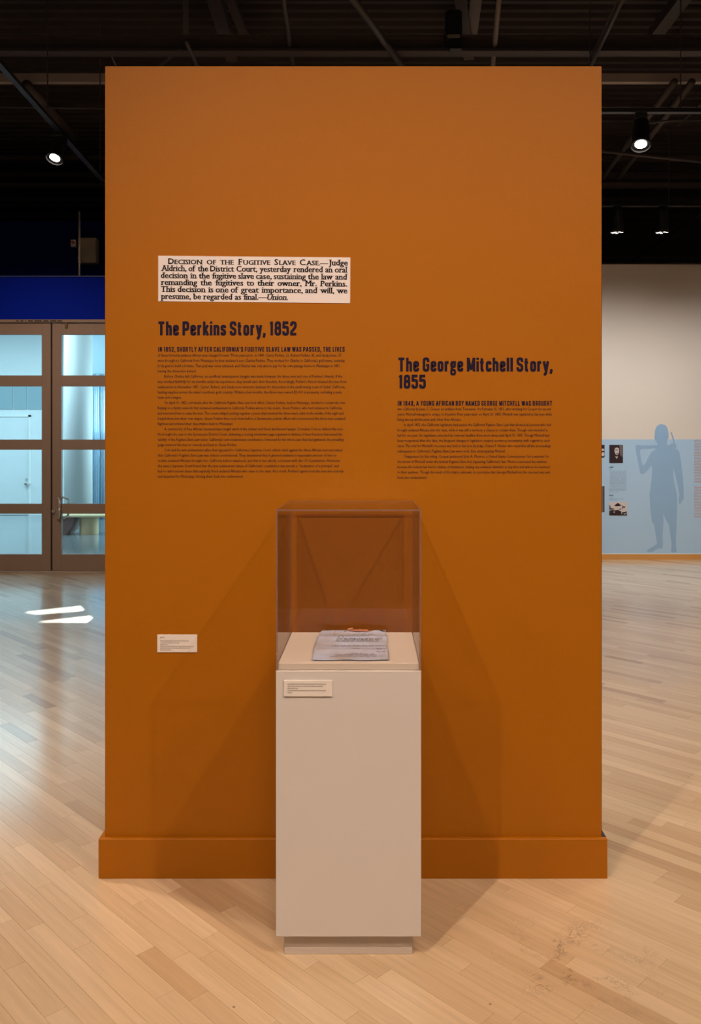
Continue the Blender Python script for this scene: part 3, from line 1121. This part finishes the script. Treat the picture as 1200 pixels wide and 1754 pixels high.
arm = z6([(480, 460), (500, 450), (535, 452), (548, 465), (535, 485), (524, 510), (536, 600), (552, 648), (575, 622), (612, 545), (650, 600), (610, 670), (570, 716), (545, 726), (526, 716), (505, 600), (486, 510)])
pole = z6([(535, 456), (690, 452), (692, 478), (535, 484)])
blade = z6([(812, 330), (822, 330), (843, 395), (850, 432), (866, 452), (862, 480), (800, 470), (780, 458), (806, 446), (834, 432), (832, 396)])
poly_print('silhouette', [body, arm, pole, blade], D_FAR - 0.003, sil_blue, wr)


def print_thing(name, label, rect, D, cat='photograph'):
    x0_, y0_, x1_, y1_ = rect
    t = thing(name, label, cat, tuple(at((x0_ + x1_) / 2, y1_, D)), 'photographs on the mural')
    return t


def rect_pts(x0_, y0_, x1_, y1_):
    return [(x0_, y0_), (x1_, y0_), (x1_, y1_), (x0_, y1_)]


def ell(cx, cy, rx, ry, n=18):
    return [(cx + rx * math.cos(2 * math.pi * k / n), cy + ry * math.sin(2 * math.pi * k / n)) for k in range(n)]


def print_slab(t, rect, D, m):
    a, c = at(rect[0], rect[3], D), at(rect[2], rect[1], D)
    return box('sheet', (a.x, c.x, D - .004, D, a.z, c.z), m, t)


DM = D_FAR - 0.003
K8 = 10.96


def z8(pts):
    return [(1020 + x / K8, 740 + y / K8) for x, y in pts]


r1 = (1043, 762, 1066.2, 793)
por = print_thing('portrait_photograph', 'dark portrait photograph of a man in a coat on the pale blue mural', r1, DM)
print_slab(por, r1, DM, photo_dark)
poly_print('backdrop_tone', [z8([(440, 245), (500, 245), (500, 470), (455, 430)])], DM - .004, photo_mid, por)
poly_print('face', [z8([(350, 320), (365, 285), (395, 272), (425, 285), (436, 330), (432, 390), (415, 425), (385, 432), (362, 405), (350, 360)])], DM - .005, photo_light, por)
poly_print('hair', [z8([(335, 345), (340, 300), (362, 272), (400, 262), (435, 285), (452, 330), (440, 345), (425, 300), (395, 290), (365, 300), (350, 325)]), z8([(362, 335), (385, 330), (410, 335), (410, 345), (385, 342), (365, 348)]), z8([(378, 400), (420, 395), (420, 408), (380, 412)])], DM - .006, photo_dark, por)
poly_print('collar', [z8([(360, 455), (390, 462), (418, 452), (392, 505)])], DM - .005, photo_light, por)

r2 = (1043, 860, 1073.3, 883)
lan = print_thing('landscape_photograph', 'black and white photograph of a hut on a hill, low on the pale blue mural', r2, DM)
print_slab(lan, r2, DM, photo_light)
rg = random.Random(4)
poly_print('hut_roof', [z8([(340, 1385), (405, 1333), (430, 1338), (482, 1382), (440, 1392), (380, 1395)])], DM - .004, photo_dark, lan)
poly_print('ground', [z8([(252, 1565), (252, 1480), (300, 1465), (350, 1470), (420, 1462), (470, 1490), (520, 1505), (582, 1490), (582, 1565)])], DM - .004, photo_dark, lan)
for sh in (ell(525, 1410, 28, 18), [(492, 1370), (500, 1370), (505, 1450), (490, 1450)], ell(300, 1445, 45, 18), ell(455, 1448, 25, 12), [(252, 1370), (275, 1380), (285, 1450), (252, 1460)]):
    poly_print('shrub', [z8(sh)], DM - .0045, photo_mid, lan)
for rk in ([(320, 1500), (360, 1492), (350, 1520)], [(480, 1480), (498, 1480), (490, 1540), (478, 1540)], [(520, 1540), (575, 1512), (580, 1522), (530, 1552)]):
    poly_print('rock', [z8(rk)], DM - .006, photo_light, lan)

r3 = (1012, 762, 1034.8, 783.3)
p3 = print_thing('document_photograph', 'dark photograph half hidden behind the orange wall, at the top of the mural', r3, DM)
print_slab(p3, r3, DM, photo_dark)
poly_print('pale_shape', [ell(1032, 770.5, 2.2, 2.2), ell(1032, 778, 2.4, 3.6)], DM - .004, photo_light, p3)
r4 = (1005, 832.5, 1034.6, 877)
p4 = print_thing('document_photograph', 'grey brown photograph half hidden behind the orange wall, low on the mural', r4, DM)
print_slab(p4, r4, DM, photo_mid)
poly_print('dark_edge', [rect_pts(1033, 833, 1034.6, 877)], DM - .004, photo_dark, p4)

# mural captions
rng = random.Random(5)


def mural_lines(name, rows, m, hgt, step=.7):
    vs_, fs = [], []
    for (a, c, y) in rows:
        v, f = scribble(a, c, y, hgt, rng, step)
        k = len(vs_)
        vs_ += v
        fs += [tuple(i + k for i in q) for q in f]
    return flat(name, vs_, fs, DM, m, wr, 0.0012)


mural_lines('caption', [(1043, 1049.7, 800.4), (1043, 1049.8, 848.5)], photo_dark, 2.4, .55)
rows = [(1043, 1048, 804.4)] + [(1044, 1072.3, 807.0 + 2.15 * k) for k in range(13)] + [(1043, 1071.5, 836.0), (1043, 1072, 838.2), (1043, 1072, 840.4), (1043, 1057, 842.8), (1043, 1049, 852.6), (1043, 1068, 854.6), (1043, 1056, 856.6)]
mural_lines('caption', rows, mural_text, 0.8)
rng = random.Random(9)
mural_lines('orange_quote', [(1188.5, 1290 + 20 * math.sin(k), 755 + 5.0 * k) for k in range(15)] + [(1188.5, 1290 + 15 * math.sin(k), 835 + 5.0 * k) for k in range(11)], mural_orange, 3.0, 1.0)

# ------------------------------------------------------------------ glass doors and the blue wall above them
ZH = at(0, 548, D_DOOR).z
Z_LEDGE = at(0, 475, D_DOOR).z
wl = struct(box('wall_left', (-7.4, -0.55, D_DOOR - .02, D_DOOR + .30, ZH, Z_LEDGE), blue_wall))
box('ledge_trim', (-7.4, -0.55, D_DOOR - .035, D_DOOR + .30, Z_LEDGE, Z_LEDGE + .012), mat('ledge_blue', (0.07, 0.10, 0.30), rough=.35), wl)
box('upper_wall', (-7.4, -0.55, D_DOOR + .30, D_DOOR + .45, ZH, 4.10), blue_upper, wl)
XD = [at(x, 0, D_DOOR).x for x in (-272, -92, 88, 268)]
PITCH = XD[1] - XD[0]
box('pier', (XD[3] + .02, -0.55, D_DOOR - .02, D_DOOR + .30, 0, ZH), blue_wall, wl)
box('pier', (-7.4, XD[0] - .02, D_DOOR - .02, D_DOOR + .30, 0, ZH), blue_wall, wl)
hd = struct(box('trim_1', (XD[0] - .02, XD[3] + .02, D_DOOR - .03, D_DOOR + .12, ZH - .030, ZH), door_metal))
hd2 = struct(box('trim_2', (XD[0] - .02, XD[3] + .02, D_DOOR + .00, D_DOOR + .16, 0, 0.012), steel))


def zpx(y):
    return at(0, y, D_DOOR).z


PANES = [(573, 643), (661.5, 753), (770.5, 863), (880, 949.5)]


def door(n, xa, xb, handle_left):
    """one tall aluminium leaf with four panes"""
    y0_, y1_ = D_DOOR, D_DOOR + .05
    zt = ZH - .034
    d = struct(bpy.data.objects.new('door_%d' % n, None))
    d.location = ((xa + xb) / 2, D_DOOR, 0)
    C.objects.link(d)
    g = .009
    sw = .112
    box('stile', (xa + g, xa + sw, y0_, y1_, .014, zt), door_metal, d, bevel=.003)
    box('stile', (xb - sw, xb - g, y0_, y1_, .014, zt), door_metal, d, bevel=.003)
    edges = [zt] + [zpx(v) for p in PANES for v in p] + [.014]
    for k in range(5):
        box('rail', (xa + sw, xb - sw, y0_ + .002, y1_ - .002, edges[2 * k + 1], edges[2 * k]), door_metal, d)
    for k in range(4):
        box('pane', (xa + sw - .004, xb - sw + .004, y0_ + .021, y0_ + .029, edges[2 * k + 2] - .004, edges[2 * k + 1] + .004), glass, d)
    box('seal', (xa - .009, xa + .009, y0_ + .015, y1_ - .015, .014, zt), gap_black, d)
    hx = xa + .075 if handle_left else None
    if hx is not None:
        bm_ = bmesh.new()
        pts = [at(98.5, 852, D_DOOR), at(104.5, 856, D_DOOR), at(105.5, 869, D_DOOR), at(104, 884, D_DOOR), at(98.5, 889, D_DOOR)]
        offs = [0, .055, .06, .055, 0]
        pts = [Vector((p.x, y0_ - o_, p.z)) for p, o_ in zip(pts, offs)]
        for a, c in zip(pts, pts[1:]):
            tube(bm_, a, c, .011, 10)
        hnd = obj('pull_handle', bm_, steel, d, smooth=True)
        bm_ = bmesh.new()
        pts = [Vector((p.x + .045, 2 * y1_ - p.y - (y1_ - y0_), p.z)) for p in pts]
        for a, c in zip(pts, pts[1:]):
            tube(bm_, a, c, .011, 10)
        obj('pull_handle', bm_, off_white, d, smooth=True)
        bm_ = bmesh.new()
        p = at(91.5, 875.5, D_DOOR)
        tube(bm_, p + Vector((.006, 0, 0)), p + Vector((.006, -.022, 0)), .019, 14)
        bar(bm_, p + Vector((.006, -.03, -.02)), p + Vector((.006, -.03, .02)), .008, .012)
        obj('lock', bm_, steel, d)
    return d


door(1, XD[0], XD[1], False)
door(2, XD[1], XD[2], False)
door(3, XD[2], XD[3], True)

for xa_, xb_ in ((30, 34), (37, 42), (45, 46.5), (50, 58), (61, 73), (76, 85), (88, 98), (100, 108)):
    box('header_dash', (at(xa_, 0, D_DOOR).x, at(xb_, 0, D_DOOR).x, D_DOOR - .034, D_DOOR - .028, ZH - .022, ZH - .010), gap_black, hd)  # row of short dark dashes along the door header
pl_ = at(114, 562, D_DOOR)
box('latch', (pl_.x - .014, pl_.x + .014, D_DOOR - .018, D_DOOR - .001, pl_.z, pl_.z + .068), mat('latch_brown', (0.16, 0.10, 0.05), rough=.4), bpy.data.objects['door_3'])
# fittings above the doors
DU = D_DOOR + .30
a, c = at(139.5, 454, DU), at(170, 411, DU)
jb = thing('junction_box', 'tan metal box fixed high on the dark blue wall above the doors', 'box', ((a.x + c.x) / 2, DU, a.z))
box('housing', (a.x, c.x, DU - .12, DU, a.z, c.z), panel_grey, jb, bevel=.006)
box('cover', (a.x + .012, c.x - .012, DU - .126, DU - .12, a.z + .012, c.z - .012), panel_grey, jb)
a, c = at(123, 424, DU), at(132, 411.5, DU)
al = thing('alarm_unit', 'small white alarm unit with red lamp beside the tan box', 'alarm', ((a.x + c.x) / 2, DU, a.z))
box('housing', (a.x, c.x, DU - .04, DU, a.z, c.z), off_white, al, bevel=.004)
bm = bmesh.new()
p = at(127.4, 417, DU)
tube(bm, (p.x, DU - .04, p.z), (p.x, DU - .06, p.z), .018, 12)
obj('lamp', bm, alarm_red, al)
pb, pt = at(136, 473, D_DOOR + .1), at(136, 362, D_DOOR + .1)
po = thing('conduit_pole', 'thin pale upright conduit standing on the ledge above the doors', 'pole', (pb.x, D_DOOR + .1, Z_LEDGE + .012))
bm = bmesh.new()
tube(bm, (pb.x, D_DOOR + .1, Z_LEDGE + .012), (pt.x, D_DOOR + .1, pt.z), .0105, 10)
obj('tube', bm, pole_grey, po, smooth=True)
for yy in (444, 449.5):
    bm = bmesh.new()
    p = at(136, yy, D_DOOR + .1)
    tube(bm, p, p + Vector((0, 0, .02)), .017, 10)
    obj('coupling', bm, steel, po)
bm = bmesh.new()
tube(bm, (pb.x, D_DOOR + .1, Z_LEDGE + .012), (pb.x, D_DOOR + .1, Z_LEDGE + .03), .02, 10)
obj('foot', bm, steel, po)

# ------------------------------------------------------------------ lobby beyond the doors
struct(box('floor_lobby', (-9.5, -0.45, D_DOOR + .02, D_END, -0.06, 0.0), lobby_floor_m))
struct(box('ceiling_lobby', (-9.5, -0.45, D_DOOR + .45, D_END, 3.97, 4.1), lobby_white))
roof = struct(box('ceiling_lobby_roof', (-9.5, -0.45, D_DOOR + .45, D_END, 4.1, 4.13), lobby_dark))
struct(box('wall_lobby_right', (-0.55, -0.45, D_DOOR + .30, D_END, 0.0, 3.97), lobby_white))
struct(box('wall_lobby_left', (-9.5, -9.4, D_DOOR + .02, D_END, 0.0, 3.97), lobby_white))
quads = [[(40, 1048.5), (137, 1038), (145, 1046), (62, 1052.5)], [(58, 1065.8), (153, 1055), (165, 1064.5), (150, 1066)]]  # wanted sun patches on the floor; unseen wall slots are invented from them
holes = []
for q in quads:
    hq = []
    for (px, py) in q:
        p = on_floor(px, py)
        hq.append((p.x + SUN_SIDE * (D_END - p.y), SUN_UP * (D_END - p.y)))
    holes.append(hq)
struct(holed_plate('wall_lobby_back', -9.5, -0.45, 0, 3.97, holes, D_END, lobby_white))
hx0 = min(p[0] for h in holes for p in h) - .15
hx1 = max(p[0] for h in holes for p in h) + .15
hz0 = min(p[1] for h in holes for p in h) - .15
hz1 = max(p[1] for h in holes for p in h) + .15
struct(holed_plate('wall_back', -14, 14, -.1, 8.0, [[(hx0, hz0), (hx1, hz0), (hx1, hz1), (hx0, hz1)]], D_END + .06, lobby_dark))  # dark wall added to keep the sun out above the lobby
# plain door in the lobby's far wall
YB = D_END - .012
dl = struct(bpy.data.objects.new('door_4', None))
dl.location = (at(20, 0, YB).x, YB, 0)
C.objects.link(dl)
a, c = at(-55, 882, YB), at(49, 715, YB)
box('leaf', (a.x, c.x, YB - .03, YB, 0.01, c.z), lobby_white, dl)
box('jamb', (c.x + .01, c.x + .05, YB - .045, YB, 0, c.z + .05), lobby_col, dl)
box('lintel', (a.x, c.x + .05, YB - .045, YB, c.z + .01, c.z + .05), lobby_col, dl)
bm = bmesh.new()
p = at(53, 829, YB)
tube(bm, (p.x - .08, YB - .03, p.z), (p.x - .08, YB - .10, p.z), .03, 12)
tube(bm, (p.x - .08, YB - .03, p.z + .11), (p.x - .08, YB - .07, p.z + .11), .022, 12)
bar(bm, (p.x - .09, YB - .09, p.z), (p.x + .05, YB - .09, p.z), .02, .02)
obj('door_handle', bm, steel, dl)
tz0, tz1 = at(0, 701, YB).z, at(0, 655, YB).z
transom = mat('transom_grey', (0.30, 0.42, 0.47), rough=.35)
for xa_, xb_ in ((-80, -32), (-30, 22), (24, 46), (48, 90)):
    box('transom_panel', (at(xa_, 0, YB).x, at(xb_, 0, YB).x, YB - .02, YB, tz0, tz1), transom, dl)
# round column
DC = 14.6
colc = at(134, 0, DC)
rad = 23 * DC / F
bm = bmesh.new()
tube(bm, (colc.x, DC, 0), (colc.x, DC, 3.97), rad, 40)
col = obj('column', bm, lobby_col, None, smooth=False)
for p in col.data.polygons:
    p.use_smooth = len(p.vertices) == 4
tag(col, 'round white column in the bright lobby seen through the glass door', 'column')
# fluted bright window to the right of the column
DW = 16.4
fw = thing('fluted_screen', 'shiny fluted blue screen beside the white column in the lobby', 'screen', (at(185, 0, DW).x, DW, 0))
xa, xb = at(157, 0, DW).x, at(250, 0, DW).x
box('backing', (xa, xb, DW + .05, DW + .08, 0, 2.9), flute_glass, fw)
box('upper_panel', (xa, xb, DW - .02, DW + .08, 2.92, 3.96), mat('pale_blue_panel', (0.50, 0.68, 0.78), rough=.5), fw)
n = 26
for k in range(n):
    xx = xa + (xb - xa) * (k + .5) / n
    bm = bmesh.new()
    tube(bm, (xx, DW + .02 * math.sin(k * 1.7), 0.0), (xx, DW + .02 * math.sin(k * 1.7), 2.91), (xb - xa) / n * .52, 12)
    obj('flute', bm, flute_glass, fw, smooth=True)
# bench
DBn = 13.6
bn = thing('bench', 'low tan bench on round drum supports in the lobby', 'bench', (at(150, 0, DBn).x, DBn, 0))
bz = at(0, 881, DBn).z
bm = bmesh.new()
p = at(152.5, 0, DBn)
tube(bm, (p.x, DBn, 0), (p.x, DBn, bz - .035), 15.5 * DBn / F, 28)
obj('drum', bm, bench_tan, bn)
bm = bmesh.new()
sec = []
for k in range(9):
    t = k / 8
    sec.append((at(134 - 14 * t ** 1.8, 0, DBn).x, (bz - .035) * (1 - t)))
left_x = at(104, 0, DBn).x
ring = [(left_x, 0)] + [(left_x, bz - .035)] + sec
f1 = [bm.verts.new((x, DBn - .18, z)) for x, z in ring]
f2_ = [bm.verts.new((x, DBn + .18, z)) for x, z in ring]
bm.faces.new(f1)
bm.faces.new(f2_[::-1])
for i in range(len(ring)):
    bm.faces.new((f1[i - 1], f1[i], f2_[i], f2_[i - 1]))
bmesh.ops.recalc_face_normals(bm, faces=bm.faces)
obj('curved_support', bm, bench_brown, bn)
box('seat', (at(100, 0, DBn).x, at(190, 0, DBn).x, DBn - .22, DBn + .22, bz - .035, bz), bench_tan, bn, bevel=.006)

# ------------------------------------------------------------------ ceiling: corrugated deck, beams, conduits
ZC = 5.6
vs_, fs = [], []
y = 3.0
k = 0
prof = []
while y < D_END + .1:
    prof += [(y, ZC), (y + .055, ZC), (y + .075, ZC + .05), (y + .13, ZC + .05)]
    y += .15
for (yy, zz) in prof:
    vs_ += [(-12, yy, zz), (12, yy, zz)]
for i in range(len(prof) - 1):
    fs.append((2 * i, 2 * i + 1, 2 * i + 3, 2 * i + 2))
ceil = struct(obj('ceiling', (vs_, fs), deck_black))


def i_beam(Yc, zb_, depth, width, m, name='beam'):
    bm_ = bmesh.new()
    bx(bm_, -11, 11, Yc - width / 2, Yc + width / 2, zb_, zb_ + .022)
    bx(bm_, -11, 11, Yc - .012, Yc + .012, zb_ + .022, zb_ + depth - .022)
    bx(bm_, -11, 11, Yc - width / 2, Yc + width / 2, zb_ + depth - .022, zb_ + depth)
    return obj(name, bm_, m, ceil)


def zat(py, D):
    return H - (py - CY) * D / F


i_beam(7.1, zat(92, 7.1), .14, .10, beam_black)
i_beam(7.25, zat(76, 7.1), .05, .04, beam_grey)
box('beam', (-11, 11, 8.2, 8.26, zat(140, 8.2), zat(125.5, 8.2)), mat('strut_grey', (0.38, 0.32, 0.29), rough=.6), ceil)
for (yy, D, w, m) in ((182, 8.9, .03, beam_black), (205, 9.6, .03, conduit_mat), (272, 10.8, .04, beam_black), (301, 11.4, .05, beam_black), (318, 12.0, .05, beam_grey), (343, 12.6, .05, beam_black), (352, 13.4, .06, beam_black), (372, 14.2, .06, beam_black), (382, 15.0, .05, beam_black), (442, 16.4, .06, beam_black)):
    z = zat(yy, D)
    box('beam', (-11, 11, D - w, D + w, z - w * .6, z + w * .6), m, ceil)


def run(pa, pb_, r, m=conduit_mat, name='conduit'):
    bm_ = bmesh.new()
    tube(bm_, pa, pb_, r, 8)
    return obj(name, bm_, m, ceil, smooth=True)


def joist(pa, pb_, w, h, m):
    bm_ = bmesh.new()
    bar(bm_, pa, pb_, w, h)
    return obj('joist', bm_, m, ceil)


def ceil_pt(px, py, z):
    D = (z - H) * F / (CY - py)
    return Vector(((px - CX) * D / F, D, z))


# members running away from the viewer, found from where they cross the picture at their height
joist(ceil_pt(780, -60, 5.25), ceil_pt(803, 98, 5.25), .10, .06, beam_black)
joist(ceil_pt(822, -60, 5.30), ceil_pt(806, 70, 5.30), .10, .05, beam_grey)
joist(ceil_pt(350, -60, 5.30), ceil_pt(398, 98, 5.30), .12, .10, beam_black)
joist(ceil_pt(370, -60, 5.35), ceil_pt(425, 75, 5.35), .08, .05, beam_black)
joist(ceil_pt(1210, -60, 5.35), ceil_pt(1118, 62, 5.35), .12, .10, beam_black)
joist(ceil_pt(318, -40, 5.3), ceil_pt(318, 72, 5.3), .05, .04, beam_black)
run(ceil_pt(1080, -30, 4.75), ceil_pt(1010, 116, 4.75), .018)
run(ceil_pt(1072, -30, 4.8), ceil_pt(1008, 105, 4.8), .010)
run(ceil_pt(577, -40, 4.8), ceil_pt(697, 125, 4.8), .030)
run(ceil_pt(480, -40, 4.9), ceil_pt(503, 125, 4.9), .018)
run(ceil_pt(858, -40, 4.9), ceil_pt(842, 130, 4.9), .022, beam_grey)
run(ceil_pt(318, 70, 4.85), ceil_pt(345, 130, 4.85), .018)
run(ceil_pt(308, 84, 4.85), ceil_pt(268, 118, 4.85), .010)
run(ceil_pt(188, 90, 4.95), ceil_pt(200, 116, 4.95), .008, beam_grey)
run(ceil_pt(1155, 140, 4.9), ceil_pt(1030, 305, 4.9), .035, beam_black)
run(ceil_pt(1185, 140, 4.9), ceil_pt(1058, 305, 4.9), .035, beam_black)
run(ceil_pt(1110, 210, 4.6), ceil_pt(1170, 205, 4.6), .012)
run(ceil_pt(1030, 259, 4.2), ceil_pt(1230, 280, 4.2), .016, beam_black)
run(ceil_pt(1084, 446, 4.6), ceil_pt(1240, 338, 4.6), .020, beam_black)
run(ceil_pt(0, 183, 4.7), ceil_pt(185, 186, 4.7), .010)
run(ceil_pt(45, 145, 5.0), ceil_pt(130, 235, 5.0), .05, beam_black)
run(ceil_pt(1200, 178, 4.9), ceil_pt(1160, 215, 4.9), .010)
bm = bmesh.new()
p = ceil_pt(776, 50, 5.0)
bx(bm, p.x - .07, p.x + .07, p.y - .07, p.y + .07, p.z - .10, p.z + .14, bevel=.02)
bx(bm, p.x - .03, p.x + .07, p.y - .03, p.y + .07, p.z - .18, p.z - .10)
obj('junction_box', bm, track_black, ceil)

# ------------------------------------------------------------------ lighting tracks and track heads


def track(label, pa, pb_):
    t = thing('lighting_track', label, 'lighting track', tuple((Vector(pa) + Vector(pb_)) / 2), 'lighting tracks under the ceiling')
    bm_ = bmesh.new()
    bar(bm_, pa, pb_, .036, .034)
    obj('rail', bm_, track_black, t)
    d = (Vector(pb_) - Vector(pa))
    for k in (.03, .5, .97):
        p_ = Vector(pa) + d * k
        bm_ = bmesh.new()
        tube(bm_, p_, (p_.x, p_.y, ZC + .01), .005, 6)
        obj('hanger', bm_, conduit_mat, t)
    bm_ = bmesh.new()
    side = Vector((d.y, -d.x, 0)).normalized() * .019
    for s in (1, -1):
        bar(bm_, Vector(pa) + side * s + Vector((0, 0, -.016)), Vector(pb_) + side * s + Vector((0, 0, -.016)), .003, .003)
    obj('track_lip', bm_, beam_grey, t)
    return t


ZTK = 4.10
track('black lighting track running away beside the left edge of the orange wall', ceil_pt(-70, 30, ZTK), ceil_pt(176, 308, ZTK))
LH = at(97, 268, 6.75)
RH = at(1094, 232, 6.6)
TR_Z = zat(190, 6.6)
track('black lighting track crossing above the lit lamp on the right', (at(1000, 190, 6.6).x, 6.6, TR_Z), (at(1330, 190, 6.6).x, 6.6, TR_Z))
FZ = zat(351, 9.3)
track('black lighting track carrying the two far lamps before the white wall', (at(960, 0, 9.3).x, 9.3, FZ), (at(1330, 0, 9.3).x, 9.3, FZ))


def track_head(label, top, aim, size, lens_m, lens_r=.62, group=None, crescent=False):
    """cylindrical head hung from the point top and pointing along aim"""
    top = Vector(top)
    aim = Vector(aim).normalized()
    t = thing('track_light', label, 'lamp', tuple(top), group)
    c = top - Vector((0, 0, .16 * size))
    bm_ = bmesh.new()
    bx(bm_, top.x - .05 * size, top.x + .05 * size, top.y - .022, top.y + .022, top.z - .05 * size, top.z, bevel=.006)
    tube(bm_, top, c, .012 * size, 8)
    obj('adapter', bm_, track_black, t)
    bm_ = bmesh.new()
    tube(bm_, c - aim * .10 * size, c + aim * .13 * size, .062 * size, 24, r2=.078 * size)
    tube(bm_, c - aim * .15 * size, c - aim * .10 * size, .045 * size, 24, r2=.062 * size)
    obj('housing', bm_, track_black, t)
    bm_ = bmesh.new()
    tube(bm_, c + aim * .128 * size, c + aim * .150 * size, .080 * size, 24, r2=.080 * size, caps=False)
    obj('rim', bm_, conduit_mat, t)
    bm_ = bmesh.new()
    if crescent:
        M = Matrix.Translation(c + aim * .151 * size) @ aim.to_track_quat('Z', 'Y').to_matrix().to_4x4()
        for k in range(7):
            if k == 3:
                continue
            a_ = k * 2 * math.pi / 7
            r = bmesh.ops.create_circle(bm_, cap_ends=True, segments=10, radius=.018 * size, matrix=M @ Matrix.Translation((.055 * size * math.cos(a_), .055 * size * math.sin(a_), 0)))
    else:
        M = Matrix.Translation(c + aim * .134 * size) @ aim.to_track_quat('Z', 'Y').to_matrix().to_4x4()
        bmesh.ops.create_circle(bm_, cap_ends=True, segments=24, radius=.078 * size * lens_r, matrix=M)
    obj('lens', bm_, lens_m, t)
    return t, c + aim * .16 * size, aim


GT = 'track lamps under the dark ceiling'
_, p, a_ = track_head('lit black track lamp at the left of the orange wall', at(100, 222, 6.86) + Vector((0, 0, -.017)), (-.10, -.40, -.86), .85, lens_lit, .62, GT)
spot('track_lamp_light', p + a_ * .02, p + a_ * 3, 60, 60, radius=.04)
_, p, a_ = track_head('lit black track lamp upper right, hung from the crossing track', (RH.x + .015, 6.6, TR_Z - .017), (-.12, -.34, -.9), .95, lens_lit, .62, GT)
spot('track_lamp_light', p + a_ * .02, p + a_ * 3, 80, 60, radius=.04)
for px, lab in ((1057, 'dim far track lamp nearest the orange wall, above the white mural wall'), (1134, 'dim far track lamp at the right, above the white mural wall')):
    tp = at(px, 352, 9.3)
    track_head(lab, (tp.x, 9.3, FZ - .017), (0.0, .12, -1), .95, lens_dim, group=GT, crescent=True)
for px in (1057, 1134, 1330, 900):
    tp = at(px, 385, 9.3)
    spot('wall_wash_light', (tp.x, 8.1, tp.z + .1), (tp.x - .05, D_FAR, .0), 130, 98, color=(1.0, .94, .88), radius=.06, blend=1.0)
